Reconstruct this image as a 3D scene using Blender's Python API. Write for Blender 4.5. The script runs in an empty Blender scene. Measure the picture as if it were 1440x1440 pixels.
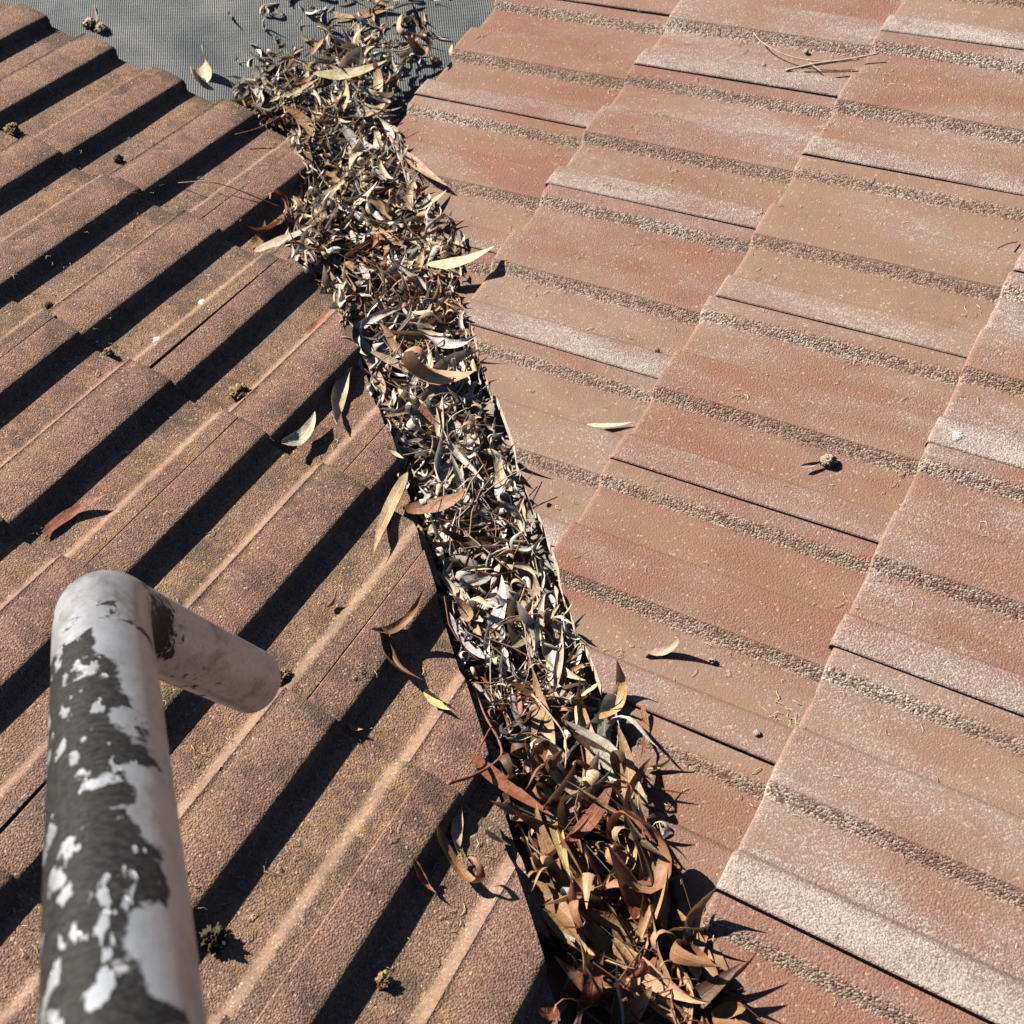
import bpy, bmesh, math, random
from mathutils import Matrix, Vector, noise

random.seed(11)
scene = bpy.context.scene
C = scene.collection
R = math.radians
SQ = math.sqrt(0.5)

# ------------------------------------------------------------------ camera
cam_d = bpy.data.cameras.new('camera')
cam = bpy.data.objects.new('camera', cam_d)
C.objects.link(cam)
cam.matrix_world = Matrix(((0.97578615, 0.19302496, -0.10287249, -0.3298646),
                           (-0.21868452, 0.85171819, -0.47618611, -1.4532823),
                           (-0.00429743, 0.48715244, 0.87330638, 1.5819572),
                           (0, 0, 0, 1)))
cam_d.sensor_width = 36
cam_d.lens = 1843.893 / 1440 * 36
cam_d.shift_x = 250 / 1440
cam_d.clip_start = 0.02
cam_d.clip_end = 200
cam_d.dof.use_dof = True
cam_d.dof.focus_distance = 1.55
cam_d.dof.aperture_fstop = 13
scene.camera = cam

# ------------------------------------------------------------------ light
SUN = Vector((-1.317, 1.487, 1.0)).normalized()
world = bpy.data.worlds.new('World')
scene.world = world
world.use_nodes = True
wn = world.node_tree.nodes
sky = wn.new('ShaderNodeTexSky')
sky.sky_type = 'NISHITA'
sky.sun_disc = False
sky.sun_elevation = math.asin(SUN.z)
sky.sun_rotation = math.atan2(SUN.x, SUN.y)
sky.air_density = .35
sky.dust_density = .2
world.node_tree.links.new(sky.outputs[0], wn['Background'].inputs[0])
wn['Background'].inputs[1].default_value = 0.05
sd = bpy.data.lights.new('sun', 'SUN')
sd.energy = 5.0
sd.angle = R(0.5)
sd.color = (1.0, 0.93, 0.82)
sun = bpy.data.objects.new('sun', sd)
sun.rotation_euler = SUN.to_track_quat('Z', 'Y').to_euler()
C.objects.link(sun)
scene.view_settings.view_transform = 'Standard'
scene.view_settings.look = 'None'
scene.view_settings.gamma = 1.0
scene.view_settings.use_curve_mapping = False
scene.view_settings.exposure = 1.08
scene.cycles.max_bounces = 5
scene.cycles.diffuse_bounces = 0
scene.cycles.glossy_bounces = 2
scene.cycles.transmission_bounces = 2

# ------------------------------------------------------------------ roof geometry constants
PITCH = 0.3097667
CP, SP = math.cos(PITCH), math.sin(PITCH)
TZ = math.tan(PITCH) * SQ            # z = TZ*(|x| - y) on both slopes
G = 0.3274664                        # course gauge
U_R, U_L, V_L = 0.5154671, 0.6675305, -0.0840911
H = 0.018                            # rib height
TH = 0.012                           # tile thickness
TILT = 0.0135 / G
FR = {}                              # frames: origin, e_u (away from valley along the eave), up-slope, normal
eR = Vector((SQ, SQ, 0)); upR = Vector((SQ * CP, -SQ * CP, SP)); nR = Vector((-SQ * SP, SQ * SP, CP))
eL = Vector((-SQ, SQ, 0)); upL = Vector((-SQ * CP, -SQ * CP, SP)); nL = Vector((SQ * SP, SQ * SP, CP))
FR['R'] = (eR, upR, nR); FR['L'] = (eL, upL, nL)
CUT = {'R': {1: .103, 2: .084, 3: .0715, 4: .063, 5: .066, 6: .066},
       'L': {1: .040, 2: .062, 3: .073, 4: .090, 5: .095, 6: .095}}


def sstep(a, b, x):
    t = min(1, max(0, (x - a) / (b - a)))
    return t * t * (3 - 2 * t)


def prof(x):
    """height of the tile's upper face across its width, x = 0 at the side joint"""
    if x > .2983:
        return -.003 - .0105 * min(1, (x - .2983) / .0008)
    h = 0
    if x < .090:
        h = -H * sstep(.042, .054, x)
    elif x < .16:
        h = -H * (1 - sstep(.112, .130, x))
    elif x < .235:
        h = -H * sstep(.192, .204, x)
    else:
        h = -H * (1 - sstep(.262, .280, x))
    if x > .27:
        h -= .003 * sstep(.270, .282, x)
    for c_ in (.011, .161):
        if abs(x - c_) < .034: h -= .0022 * ((x - c_) / .031) ** 2
    return h


def xlocal(side, u, j):
    """tile-local x (0..0.30) on course j at eave coordinate u"""
    if side == 'R':
        d = u - (U_R + .020)
        k0 = 1 if j % 2 == 0 else 0
        d += .15 * k0
        return d % .30
    d = (U_L + .042) - u
    k0 = 1 if j % 2 == 0 else 0
    d -= .15 * k0
    return d % .30


def surf(side, u, v):
    e, up, n = FR[side]
    vv = v - (0 if side == 'R' else V_L)
    j = math.floor(vv / G) + 1
    vl = vv - (j - 1) * G
    z = prof(xlocal(side, u, j)) - TILT * vl
    return e * u + up * v + n * z


def plan(side, x, y):
    """u, v of the plan point"""
    if side == 'R':
        return (x + y) * SQ, (x - y) * SQ / CP
    return (-x + y) * SQ, -(x + y) * SQ / CP


# ------------------------------------------------------------------ node helper
class NT:
    def __init__(self, name):
        self.m = bpy.data.materials.new(name)
        self.m.use_nodes = True
        self.t = self.m.node_tree
        self.b = self.t.nodes['Principled BSDF']
        self.out = self.t.nodes['Material Output']

    def n(self, typ, ins=None, **kw):
        nd = self.t.nodes.new(typ)
        for k, v in kw.items():
            setattr(nd, k, v)
        for k, v in (ins or {}).items():
            self.set(nd.inputs[k], v)
        return nd

    def set(self, sock, v):
        if hasattr(v, 'is_output'):
            self.t.links.new(v, sock)
        elif hasattr(v, 'outputs'):
            self.t.links.new(v.outputs[0], sock)
        else:
            if isinstance(v, tuple) and len(v) == 3 and sock.type == 'RGBA':
                v = v + (1,)
            sock.default_value = v

    def math(self, op, a, b=0.0, c=0.0, clamp=False):
        nd = self.n('ShaderNodeMath', {0: a, 1: b, 2: c}, operation=op)
        nd.use_clamp = clamp
        return nd.outputs[0]

    def mix(self, f, a, b, mode='MIX'):
        nd = self.n('ShaderNodeMix', data_type='RGBA', blend_type=mode)
        nd.clamp_factor = True
        self.set(nd.inputs[0], f); self.set(nd.inputs[6], a); self.set(nd.inputs[7], b)
        return nd.outputs[2]

    def ramp(self, v, a, b, lo=0.0, hi=1.0):
        nd = self.n('ShaderNodeMapRange', {0: v, 1: a, 2: b, 3: lo, 4: hi})
        nd.clamp = True
        return nd.outputs[0]

    def noise(self, vec, scale, detail=2.0, rough=.5, dist=0.0, out=0):
        return self.n('ShaderNodeTexNoise', {'Vector': vec, 'Scale': scale, 'Detail': detail, 'Roughness': rough, 'Distortion': dist}).outputs[out]

    def voro(self, vec, scale, feature='F1', out=0, rnd=1.0):
        return self.n('ShaderNodeTexVoronoi', {'Vector': vec, 'Scale': scale, 'Randomness': rnd}, feature=feature).outputs[out]

    def attr(self, name, typ='GEOMETRY', out='Fac'):
        return self.n('ShaderNodeAttribute', attribute_name=name, attribute_type=typ).outputs[out]

    def vec(self, op, a, b=None, scale=None):
        nd = self.n('ShaderNodeVectorMath', operation=op)
        self.set(nd.inputs[0], a)
        if b is not None: self.set(nd.inputs[1], b)
        if scale is not None: self.set(nd.inputs['Scale'], scale)
        return nd.outputs[0]

    def bump(self, h, strength, dist, normal=None):
        ins = {'Height': h, 'Strength': strength, 'Distance': dist}
        if normal is not None: ins['Normal'] = normal
        return self.n('ShaderNodeBump', ins).outputs[0]


def simple_mat(name, col, rough=.8, metal=0.0, var=.25, scale=60):
    t = NT(name)
    co = t.n('ShaderNodeTexCoord').outputs['Object']
    f = t.noise(co, scale, 4, .6)
    dark = tuple(c * (1 - var) for c in col); light = tuple(min(1, c * (1 + var)) for c in col)
    t.set(t.b.inputs['Base Color'], t.mix(t.ramp(f, .3, .7), dark, light))
    t.b.inputs['Roughness'].default_value = rough
    t.b.inputs['Metallic'].default_value = metal
    t.set(t.b.inputs['Normal'], t.bump(f, .5, .002))
    return t.m


def tile_material(name, right):
    t = NT(name)
    co = t.n('ShaderNodeTexCoord').outputs['Object']
    rnd = t.n('ShaderNodeObjectInfo').outputs['Random']
    off = t.vec('SCALE', (13.1, 7.7, 3.3), scale=rnd)
    p = t.vec('ADD', co, off)
    ps = t.vec('MULTIPLY', p, (1.0, .33, 1.0))            # streaks down the slope
    plat = t.attr('plat'); slope = t.attr('slope'); joint = t.attr('joint'); nose = t.attr('nose')
    red = t.attr('red', 'OBJECT'); crust = t.attr('crust', 'OBJECT')
    vn = t.n('ShaderNodeTexVoronoi', {'Vector': p, 'Scale': 430.0 if right else 430.0}, feature='F1')
    grain = vn.outputs[0]; grainc = vn.outputs[1]         # 2-3 mm sand grains
    fine = t.noise(p, 620.0, 2, .75)
    big = t.noise(ps, 9.0, 2, .55)
    mid = t.noise(ps, 34.0, 4, .6)
    gsep = t.n('ShaderNodeSeparateColor', {0: grainc})
    if right:
        redc = t.mix(mid, (.178, .077, .053), (.250, .120, .086))
        tan = t.mix(mid, (.185, .112, .077), (.243, .156, .112))
        w = t.math('ADD', t.ramp(big, .34, .66, .0, 1.0), t.math('ADD', t.math('MULTIPLY', plat, .22), red))
        base = t.mix(t.ramp(w, .35, 1.15), tan, redc)
        # pale crust, speckled, mostly on the ribs that carry the side joint
        c1 = t.noise(ps, 11.0, 5, .68)
        cm = t.math('ADD', t.math('MULTIPLY', joint, t.math('MULTIPLY', t.math('ADD', plat, t.math('MULTIPLY', slope, .7)), .36)), crust)
        cm = t.math('ADD', cm, t.math('MULTIPLY', plat, .06))
        cm = t.math('ADD', cm, t.ramp(c1, .28, .72, -.58, .40))
        film = t.ramp(cm, -.22, .38)
        base = t.mix(t.math('MULTIPLY', film, .80), base, (.205, .148, .126))
        sp = t.math('ADD', t.math('MULTIPLY', cm, .46), t.math('MULTIPLY', gsep.outputs[0], .22))
        sp = t.math('ADD', sp, t.ramp(fine, .22, .78, -.10, .80))
        speck = t.ramp(sp, .62, .82)
        base = t.mix(t.math('MULTIPLY', speck, .64), base, (.49, .445, .40))
        # bare aggregate on the rib flanks
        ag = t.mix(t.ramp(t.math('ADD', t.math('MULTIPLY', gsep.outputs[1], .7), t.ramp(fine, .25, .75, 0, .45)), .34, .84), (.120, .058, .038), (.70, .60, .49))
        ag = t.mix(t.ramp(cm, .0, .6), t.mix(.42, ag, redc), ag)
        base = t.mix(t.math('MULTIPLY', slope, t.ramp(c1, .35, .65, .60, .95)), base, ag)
        # odd pale grains, ochre lichen, darker grime patches
        base = t.mix(t.math('MULTIPLY', t.ramp(gsep.outputs[2], .965, .985), .45), base, (.50, .38, .30))
        ln = t.noise(p, 45, 4, .75)
        gate = t.noise(p, 6.5, 2)
        li = t.math('MULTIPLY', t.ramp(ln, .56, .70), t.ramp(gate, .46, .62))
        base = t.mix(t.math('MULTIPLY', li, .45), base, (.27, .165, .075))
        gm = t.math('MULTIPLY', t.ramp(ln, .50, .36), t.ramp(gate, .52, .38))
        base = t.mix(t.math('MULTIPLY', gm, .35), base, (.12, .075, .055))
        base = t.mix(t.math('MULTIPLY', nose, .30), base, (.40, .27, .195))
        bs = .55
    else:
        redc = t.mix(mid, (.185, .082, .064), (.310, .155, .122))
        brn = t.mix(mid, (.150, .084, .058), (.285, .175, .122))
        w = t.math('ADD', t.ramp(big, .36, .64), t.math('MULTIPLY', plat, .55))
        w = t.math('ADD', w, red)
        base = t.mix(t.ramp(w, .25, 1.05), brn, redc)
        gv = t.math('ADD', t.math('MULTIPLY', gsep.outputs[0], .55), t.ramp(fine, .25, .75, 0, .45))
        gr = t.mix(t.ramp(gv, .15, .85), (.040, .021, .016), (.53, .355, .255))
        base = t.mix(t.ramp(mid, .3, .7, .32, .55), base, gr)
        # ochre lichen in the pans
        gate = t.noise(p, 6, 3)
        li = t.math('MULTIPLY', t.ramp(t.noise(p, 75, 4, .8), .48, .64), t.ramp(gate, .42, .58))
        li = t.math('MULTIPLY', li, t.ramp(plat, 0, 1, 1.0, .30))
        base = t.mix(t.math('MULTIPLY', li, .65), base, (.42, .25, .075))
        # dark algae in patches, heavier near the nose of the tile
        dk = t.math('ADD', t.noise(p, 13, 4, .75), t.math('MULTIPLY', t.attr('nearnose'), .13))
        dk = t.math('MULTIPLY', t.ramp(dk, .49, .66), t.ramp(fine, .22, .55, .25, 1.0))
        base = t.mix(t.math('MULTIPLY', dk, .70), base, (.050, .037, .028))
        base = t.mix(t.math('MULTIPLY', t.ramp(gsep.outputs[2], .965, .985), .6), base, (.52, .43, .31))
        base = t.mix(t.math('MULTIPLY', slope, .18), base, (.34, .25, .195))
        bs = .75
    t.set(t.b.inputs['Base Color'], base)
    t.b.inputs['Roughness'].default_value = .82
    t.b.inputs['Specular IOR Level'].default_value = .35
    hgt = t.math('ADD', t.math('MULTIPLY', grain, -.85), t.math('MULTIPLY', fine, .85))
    st = t.math('ADD', bs, t.math('MULTIPLY', slope, .45), clamp=True)
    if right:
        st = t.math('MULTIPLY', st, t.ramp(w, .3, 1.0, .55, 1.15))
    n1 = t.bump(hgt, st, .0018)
    n2 = n1
    t.set(t.b.inputs['Normal'], n2)
    return t.m


M_TR = tile_material('roof_tile_terracotta', True)
M_TL = tile_material('roof_tile_weathered_brown', False)


M_CUT = simple_mat('sawn_concrete', (.50, .41, .33), .9, 0, .25, 200)


# ------------------------------------------------------------------ mesh helpers
def link(name, me, parent=None, mat=None, **props):
    o = bpy.data.objects.new(name, me)
    C.objects.link(o)
    if mat is not None and me is not None and not me.materials:
        me.materials.append(mat)
    if parent: o.parent = parent
    for k, v in props.items(): o[k] = v
    return o


def mesh_from(name, verts, faces, smooth=True):
    me = bpy.data.meshes.new(name)
    me.from_pydata([tuple(v) for v in verts], [], faces)
    me.update()
    if smooth:
        me.polygons.foreach_set('use_smooth', [True] * len(me.polygons))
    return me


XS = ([0.0, .0012, .004, .014, .028, .038, .0415, .044, .0465, .049, .0515, .054, .0565, .062, .075, .090, .104, .110] +
      [.113, .1155, .118, .121, .124, .127, .1295, .134, .145, .161, .177, .188, .1915, .194, .1965, .199, .2015, .204, .2065] +
      [.213, .225, .240, .254, .260, .263, .2655, .268, .271, .274, .277, .2795, .283, .289, .2975, .2983, .2990, .310, .325])
VS = [0.0, .0012, .0035, .008, .03, .07, .12, .17, .22, .27, .32, .37, .405]


def make_tile_mesh(seed):
    """one interlocking tile with two ribs; local x runs to the left looking down the slope, y up the slope"""
    rr = random.Random(seed)
    nx, nv = len(XS), len(VS)
    verts, plat, slope, joint, nose, near = [], [], [], [], [], []
    for r, v in enumerate(VS):
        for x in XS:
            z = prof(x)
            if x < .001: z -= .0014
            z -= TILT * v
            vv = v
            nz = noise.noise(Vector((x * 25 + seed * 9, v * 9, seed)))
            z += .0007 * nz
            chip = noise.noise(Vector((x * 90, seed * 3.7, 0)))
            if r == 0: z -= .0045; vv += .0012 * chip
            elif r == 1: z -= .0016; vv += .0012 * chip
            elif r == 2: z -= .0003
            if r < 2 and chip > .55: vv += .004 * (chip - .5) * 4
            verts.append((-x, vv, z))
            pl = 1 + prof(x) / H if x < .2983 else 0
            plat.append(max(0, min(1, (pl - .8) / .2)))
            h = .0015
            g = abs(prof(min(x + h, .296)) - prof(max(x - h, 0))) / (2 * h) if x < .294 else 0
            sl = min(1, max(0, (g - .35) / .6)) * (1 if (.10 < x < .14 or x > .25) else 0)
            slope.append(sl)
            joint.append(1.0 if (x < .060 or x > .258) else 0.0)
            nose.append([1, .7, .1, 0][r] if r < 4 else 0)
            near.append(max(0, 1 - v / .05))
    faces = []
    for r in range(nv - 1):
        for i in range(nx - 1):
            a = r * nx + i
            faces.append((a, a + nx, a + nx + 1, a + 1))
    b0 = len(verts)
    for v in (0.0, .405):
        for x in XS:
            th = TH if x < .2983 else .006
            verts.append((-x, v, prof(min(x, .2955)) - TILT * v - th - (.006 if x > .2983 else 0)))
            plat.append(0); slope.append(0); joint.append(0); nose.append(.5); near.append(0)
    for i in range(nx - 1):
        faces.append((b0 + i, b0 + i + 1, b0 + nx + i + 1, b0 + nx + i))
        faces.append((i, i + 1, b0 + i + 1, b0 + i))
        t = (nv - 1) * nx
        faces.append((t + i + 1, t + i, b0 + nx + i, b0 + nx + i + 1))
    faces.append(tuple([r * nx for r in range(nv)][::-1] + [b0, b0 + nx]))
    faces.append(tuple([r * nx + nx - 1 for r in range(nv)] + [b0 + 2 * nx - 1, b0 + nx - 1]))
    me = mesh_from('roof_tile', verts, faces)
    for nm, data in (('plat', plat), ('slope', slope), ('joint', joint), ('nose', nose), ('nearnose', near)):
        a = me.attributes.new(nm, 'FLOAT', 'POINT')
        a.data.foreach_set('value', data)
    try:
        me.set_sharp_from_angle(angle=R(38))
    except Exception:
        pass
    return me


TILES = {}
for sd_, mt in (('R', M_TR), ('L', M_TL)):
    TILES[sd_] = [make_tile_mesh(s + (10 if sd_ == 'L' else 0)) for s in range(4)]
    for me in TILES[sd_]: me.materials.append(mt)


def tile_matrix(side, k, j, rr):
    e, up, n = FR[side]
    v = (j - 1) * G + (0 if side == 'R' else V_L)
    if side == 'R':
        u = U_R - .15 * k + .020; X = -e
    else:
        u = U_L - .15 * k + .042; X = e
    o = e * (u + rr.uniform(-.0012, .0012)) + up * (v + rr.uniform(-.0035, .0035)) + n * rr.uniform(-.0005, .0012)
    m = Matrix((X, up, n)).transposed().to_4x4()
    m.translation = o
    return m @ Matrix.Rotation(R(rr.uniform(-.5, .5)), 4, 'Z')


def clip_tile(me, mw, side, xc, tiltang):
    """cut a tile along the valley: keep the part away from the valley line"""
    bm = bmesh.new(); bm.from_mesh(me)
    inv = mw.inverted()
    sgn = 1 if side == 'R' else -1
    c = mw @ Vector((-.15, .16, 0))
    p0 = inv @ Vector((sgn * xc, c.y, c.z))
    nw = Vector((sgn, math.sin(tiltang), 0)).normalized()
    nl = inv.to_3x3() @ nw
    g = bm.verts[:] + bm.edges[:] + bm.faces[:]
    res = bmesh.ops.bisect_plane(bm, geom=g, plane_co=p0, plane_no=nl, clear_inner=True, clear_outer=False, dist=1e-5)
    ed = [x for x in res['geom_cut'] if isinstance(x, bmesh.types.BMEdge)]
    if not bm.verts:
        bm.free(); return None
    if ed:
        fl_ = bmesh.ops.holes_fill(bm, edges=ed, sides=0)
        for f_ in fl_['faces']: f_.material_index = 1; f_.smooth = False
    out = bpy.data.meshes.new('roof_tile')
    bm.to_mesh(out); bm.free()
    if not out.materials: out.materials.append(me.materials[0])
    out.materials.append(M_CUT)
    try: out.set_sharp_from_angle(angle=R(38))
    except Exception: pass
    return out


# ------------------------------------------------------------------ roof slopes
M_DECK = simple_mat('roof_underlay', (.05, .045, .04), .9)
slopes = {}
for side, lab in (('R', 'sunlit terracotta concrete tiled roof slope right of the leaf-filled valley'),
                  ('L', 'brown weathered concrete tiled roof slope left of the leaf-filled valley')):
    sg = 1 if side == 'R' else -1
    P = []
    for dz in (-.078, -.098):
        for (x, y) in ((.03, -.03), (.03, -2.7), (3.0, -2.7), (3.0, 2.92)):
            if side == 'L' and y > -.1: y += .08
            P.append((sg * x, y, TZ * (x - y) + dz))
    F = [(0, 1, 2, 3), (7, 6, 5, 4)] + [(i, i + 4, (i + 1) % 4 + 4, (i + 1) % 4) for i in range(4)]
    if side == 'L': F = [tuple(reversed(f)) for f in F]
    slopes[side] = link('roof_slope', mesh_from('roof_deck', P, F, False), mat=M_DECK, label=lab, category='roof')

# per-tile look taken from the photograph: how red, how crusted
LOOK_R = {(2, 3): (.35, .10), (4, 3): (-.60, -.06), (6, 3): (.22, .02), (0, 3): (.1, .12), (5, 4): (.15, .14), (7, 4): (.40, .10), (9, 4): (.05, .22),
          (3, 4): (.2, .12), (1, 2): (.25, .14), (3, 2): (.2, .06), (5, 2): (.25, .05), (2, 1): (.3, -.08), (4, 1): (.3, -.1)}
for side in ('R', 'L'):
    rr = random.Random(5 if side == 'R' else 6)
    for j in range(1, 8):
        for k in range(-8, 16):
            if (k + j) % 2 == 0: continue
            mw = tile_matrix(side, k, j, rr)
            c = mw @ Vector((-.15, .18, 0))
            # keep what the frame (or a step beside it) can see
            if (c - Vector((.12, -.55, .1))).length > 1.45: continue
            xs = [abs((mw @ Vector(q)).x) * (1 if (mw @ Vector(q)).x * (1 if side == 'R' else -1) > 0 else -1)
                  for q in ((0, 0, 0), (-.325, 0, 0), (0, .405, 0), (-.325, .405, 0))]
            xc = CUT[side].get(j, .09)
            if max(xs) < xc + .015: continue
            me = rr.choice(TILES[side])
            if min(xs) < xc:
                me = clip_tile(me, mw, side, xc + rr.uniform(-.004, .004), rr.uniform(-.05, .05) + (-.05 if side == 'R' else .04))
                if me is None: continue
            o = link('roof_tile', me, slopes[side])
            o.matrix_world = mw
            rd, cr = rr.uniform(-.28, .38), rr.uniform(-.22, .10)
            if side == 'R': rd, cr = LOOK_R.get((k, j), (rd, cr))
            o['red'] = rd
            o['crust'] = cr

# ------------------------------------------------------------------ valley flashing, gutter mesh, ground
M_FL = simple_mat('valley_metal', (.16, .13, .11), .6, .4)
vv, ff = [], []
ys = [.32 - .08 * i for i in range(40)]
for y in ys:
    for x, dz in ((-.16, -.060), (-.012, -.060), (0, -.066), (.012, -.060), (.16, -.060)):
        vv.append((x, y, TZ * (abs(x) - y) + dz))
for i in range(len(ys) - 1):
    for q in range(4):
        a = i * 5 + q
        ff.append((a, a + 5, a + 6, a + 1))
link('valley_flashing', mesh_from('valley_flashing', vv, ff), mat=M_FL,
     label='dark metal valley flashing under the leaf litter between both slopes', category='flashing')


def gutter_material():
    t = NT('gutter_mesh_weave')
    co = t.n('ShaderNodeTexCoord').outputs['Object']
    mp = t.n('ShaderNodeMapping', {'Vector': co, 'Rotation': (0, 0, R(10))})
    warp = t.vec('ADD', mp.outputs[0], t.vec('SCALE', t.noise(co, 9, 2, out=1), scale=.006))
    sx = t.n('ShaderNodeSeparateXYZ', {0: warp})
    wx = t.math('SINE', t.math('MULTIPLY', sx.outputs[0], 2 * math.pi / .0040))
    wy = t.math('SINE', t.math('MULTIPLY', sx.outputs[1], 2 * math.pi / .0085))
    w = t.math('MAXIMUM', t.ramp(wx, .1, .6), t.math('MULTIPLY', t.ramp(wy, .55, .95), .30))
    dust = t.ramp(t.noise(co, 7, 5, .65), .35, .70)
    wire = t.mix(dust, (.15, .175, .195), (.37, .38, .37))
    hole = t.mix(dust, (.010, .014, .018), (.055, .056, .054))
    base = t.mix(w, hole, wire)
    t.set(t.b.inputs['Base Color'], base)
    t.b.inputs['Roughness'].default_value = .55
    t.set(t.b.inputs['Normal'], t.bump(w, .8, .0012))
    return t.m


vv, ff = [], []
NG = 70
for a in range(NG):
    for b in range(NG):
        x = -1.3 + 2.6 * a / (NG - 1); y = -.02 + 1.7 * b / (NG - 1)
        z = -.066 + .007 * noise.noise(Vector((x * 5, y * 5, 1))) + .004 * noise.noise(Vector((x * 14, y * 9, 4)))
        z += .012 * math.exp(-((x * .6 + y - .62) / .07) ** 2)
        vv.append((x, y, z - .02 * max(0, .05 - y) / .05))
for a in range(NG - 1):
    for b in range(NG - 1):
        i = a * NG + b
        ff.append((i, i + NG, i + NG + 1, i + 1))


def guard_z(x, y):
    a_ = min(NG - 1, max(0, round((x + 1.3) / 2.6 * (NG - 1)))); b_ = min(NG - 1, max(0, round((y + .02) / 1.7 * (NG - 1))))
    return vv_guard[a_ * NG + b_][2]


vv_guard = list(vv)
MESH_ME = mesh_from('gutter_mesh', vv, ff)
link('gutter_mesh', MESH_ME, mat=gutter_material(),
     label='dusty grey woven gutter guard mesh laid across the corner gutter', category='gutter guard')
gv = [(-60, -60, -3), (60, -60, -3), (60, 60, -3), (-60, 60, -3)]
link('ground', mesh_from('ground', gv, [(0, 1, 2, 3)]), mat=simple_mat('ground_soil', (.12, .10, .07), .95, 0, .3, 2), kind='structure')

# ------------------------------------------------------------------ bent metal pole
def sweep(path, rad, nseg=40, taper=None):
    verts, faces = [], []
    ref = None
    n = len(path)
    for i, p in enumerate(path):
        t = (path[min(i + 1, n - 1)] - path[max(i - 1, 0)]).normalized()
        if ref is None:
            ref = t.orthogonal().normalized()
        ref = (ref - t * ref.dot(t)).normalized()
        bi = t.cross(ref)
        for s in range(nseg):
            a = 2 * math.pi * s / nseg
            k_ = 1 if taper is None else taper(i / (n - 1))
            dent = 1 + .012 * noise.noise(p * 22 + Vector((math.cos(a), math.sin(a), 0)))
            verts.append(p + (ref * math.cos(a) + bi * math.sin(a)) * rad * k_ * dent)
    for i in range(n - 1):
        for s in range(nseg):
            a = i * nseg + s; b = i * nseg + (s + 1) % nseg
            faces.append((a, b, b + nseg, a + nseg))
    return verts, faces


def pole_material(name, painted, patch=(0, 0, 0)):
    t = NT(name)
    co = t.n('ShaderNodeTexCoord').outputs['Object']
    sx = t.n('ShaderNodeSeparateXYZ', {0: co})
    st = t.vec('MULTIPLY', co, (1.0, 1.0, .7))
    edge = t.noise(co, 45, 6, .62, .4)
    lf = t.noise(st, 13.0, 2, .5)
    fl = t.noise(t.vec('MULTIPLY', co, (1, 1, .45)), 95.0, 3, .5)
    scr = t.noise(t.vec('MULTIPLY', co, (1.0, 1.0, 1.8)), 210, 5, .75)
    metal_c = t.mix(t.noise(co, 22, 4, .6), (.36, .38, .42), (.58, .61, .66))
    grime = t.math('MULTIPLY', t.ramp(t.noise(t.vec('MULTIPLY', co, (1, 1, .5)), 38, 6, .75), .50, .66), .55 if painted else .75)
    metal_c = t.mix(grime, metal_c, (.17, .155, .15))
    metal_c = t.mix(t.math('MULTIPLY', t.ramp(scr, .46, .66), .30 if painted else .60), metal_c, (.33, .28, .26))
    if painted:
        # bare strip along one side with a ragged border, islands and flakes
        side = t.ramp(sx.outputs[0], -.030, .034, -.30, .26)
        rag = t.n('ShaderNodeTexVoronoi', {'Vector': t.vec('ADD', t.vec('MULTIPLY', co, (1, 1, .8)), t.vec('SCALE', t.noise(co, 60, 3, .6, out=1), scale=.02)), 'Scale': 26.0}, feature='SMOOTH_F1')
        m = t.math('ADD', t.math('ADD', .12, t.math('MULTIPLY', lf, .95)), side)
        m = t.math('ADD', m, t.ramp(rag.outputs[0], .1, .7, .17, -.17))
        m = t.math('ADD', m, t.ramp(edge, .2, .8, -.13, .13))
        top = t.ramp(t.math('ADD', sx.outputs[2], t.ramp(edge, .3, .7, -.02, .02)), -.016, .0, 0, .55)
        m = t.math('ADD', m, top)
        chip = t.ramp(m, .545, .580)
        flk = t.ramp(t.math('ADD', fl, t.ramp(t.noise(co, 24, 2), .3, .7, -.09, .09)), .605, .625)
        chip = t.math('MAXIMUM', chip, flk)
    else:
        d1 = t.ramp(t.math('ADD', edge, t.ramp(scr, .3, .7, -.06, .06)), .57, .60)
        chip = t.math('SUBTRACT', 1.0, t.math('MULTIPLY', d1, t.ramp(lf, .50, .55)))
        dist = t.n('ShaderNodeVectorMath', {0: co, 1: tuple(patch)}, operation='DISTANCE').outputs['Value']
        pm = t.math('ADD', dist, t.ramp(t.noise(t.vec('MULTIPLY', co, (1, 1, 2.2)), 70, 6, .7), .25, .75, -.024, .024))
        chip = t.math('MINIMUM', chip, t.ramp(pm, .026, .029))
    black = t.mix(t.ramp(scr, .42, .72), (.006, .006, .007), (.045, .045, .045))
    t.set(t.b.inputs['Base Color'], t.mix(chip, black, metal_c))
    t.set(t.b.inputs['Metallic'], t.math('MULTIPLY', chip, .70))
    t.set(t.b.inputs['Roughness'], t.math('ADD', t.ramp(chip, 0, 1, .55, .40), t.ramp(edge, .3, .7, -.06, .08)))
    t.set(t.b.inputs['Specular IOR Level'], t.ramp(chip, 0, 1, .22, .5))
    h = t.math('ADD', t.math('MULTIPLY', chip, -1.0), t.math('MULTIPLY', scr, .12))
    t.set(t.b.inputs['Normal'], t.bump(h, .7, .0010))
    return t.m


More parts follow.
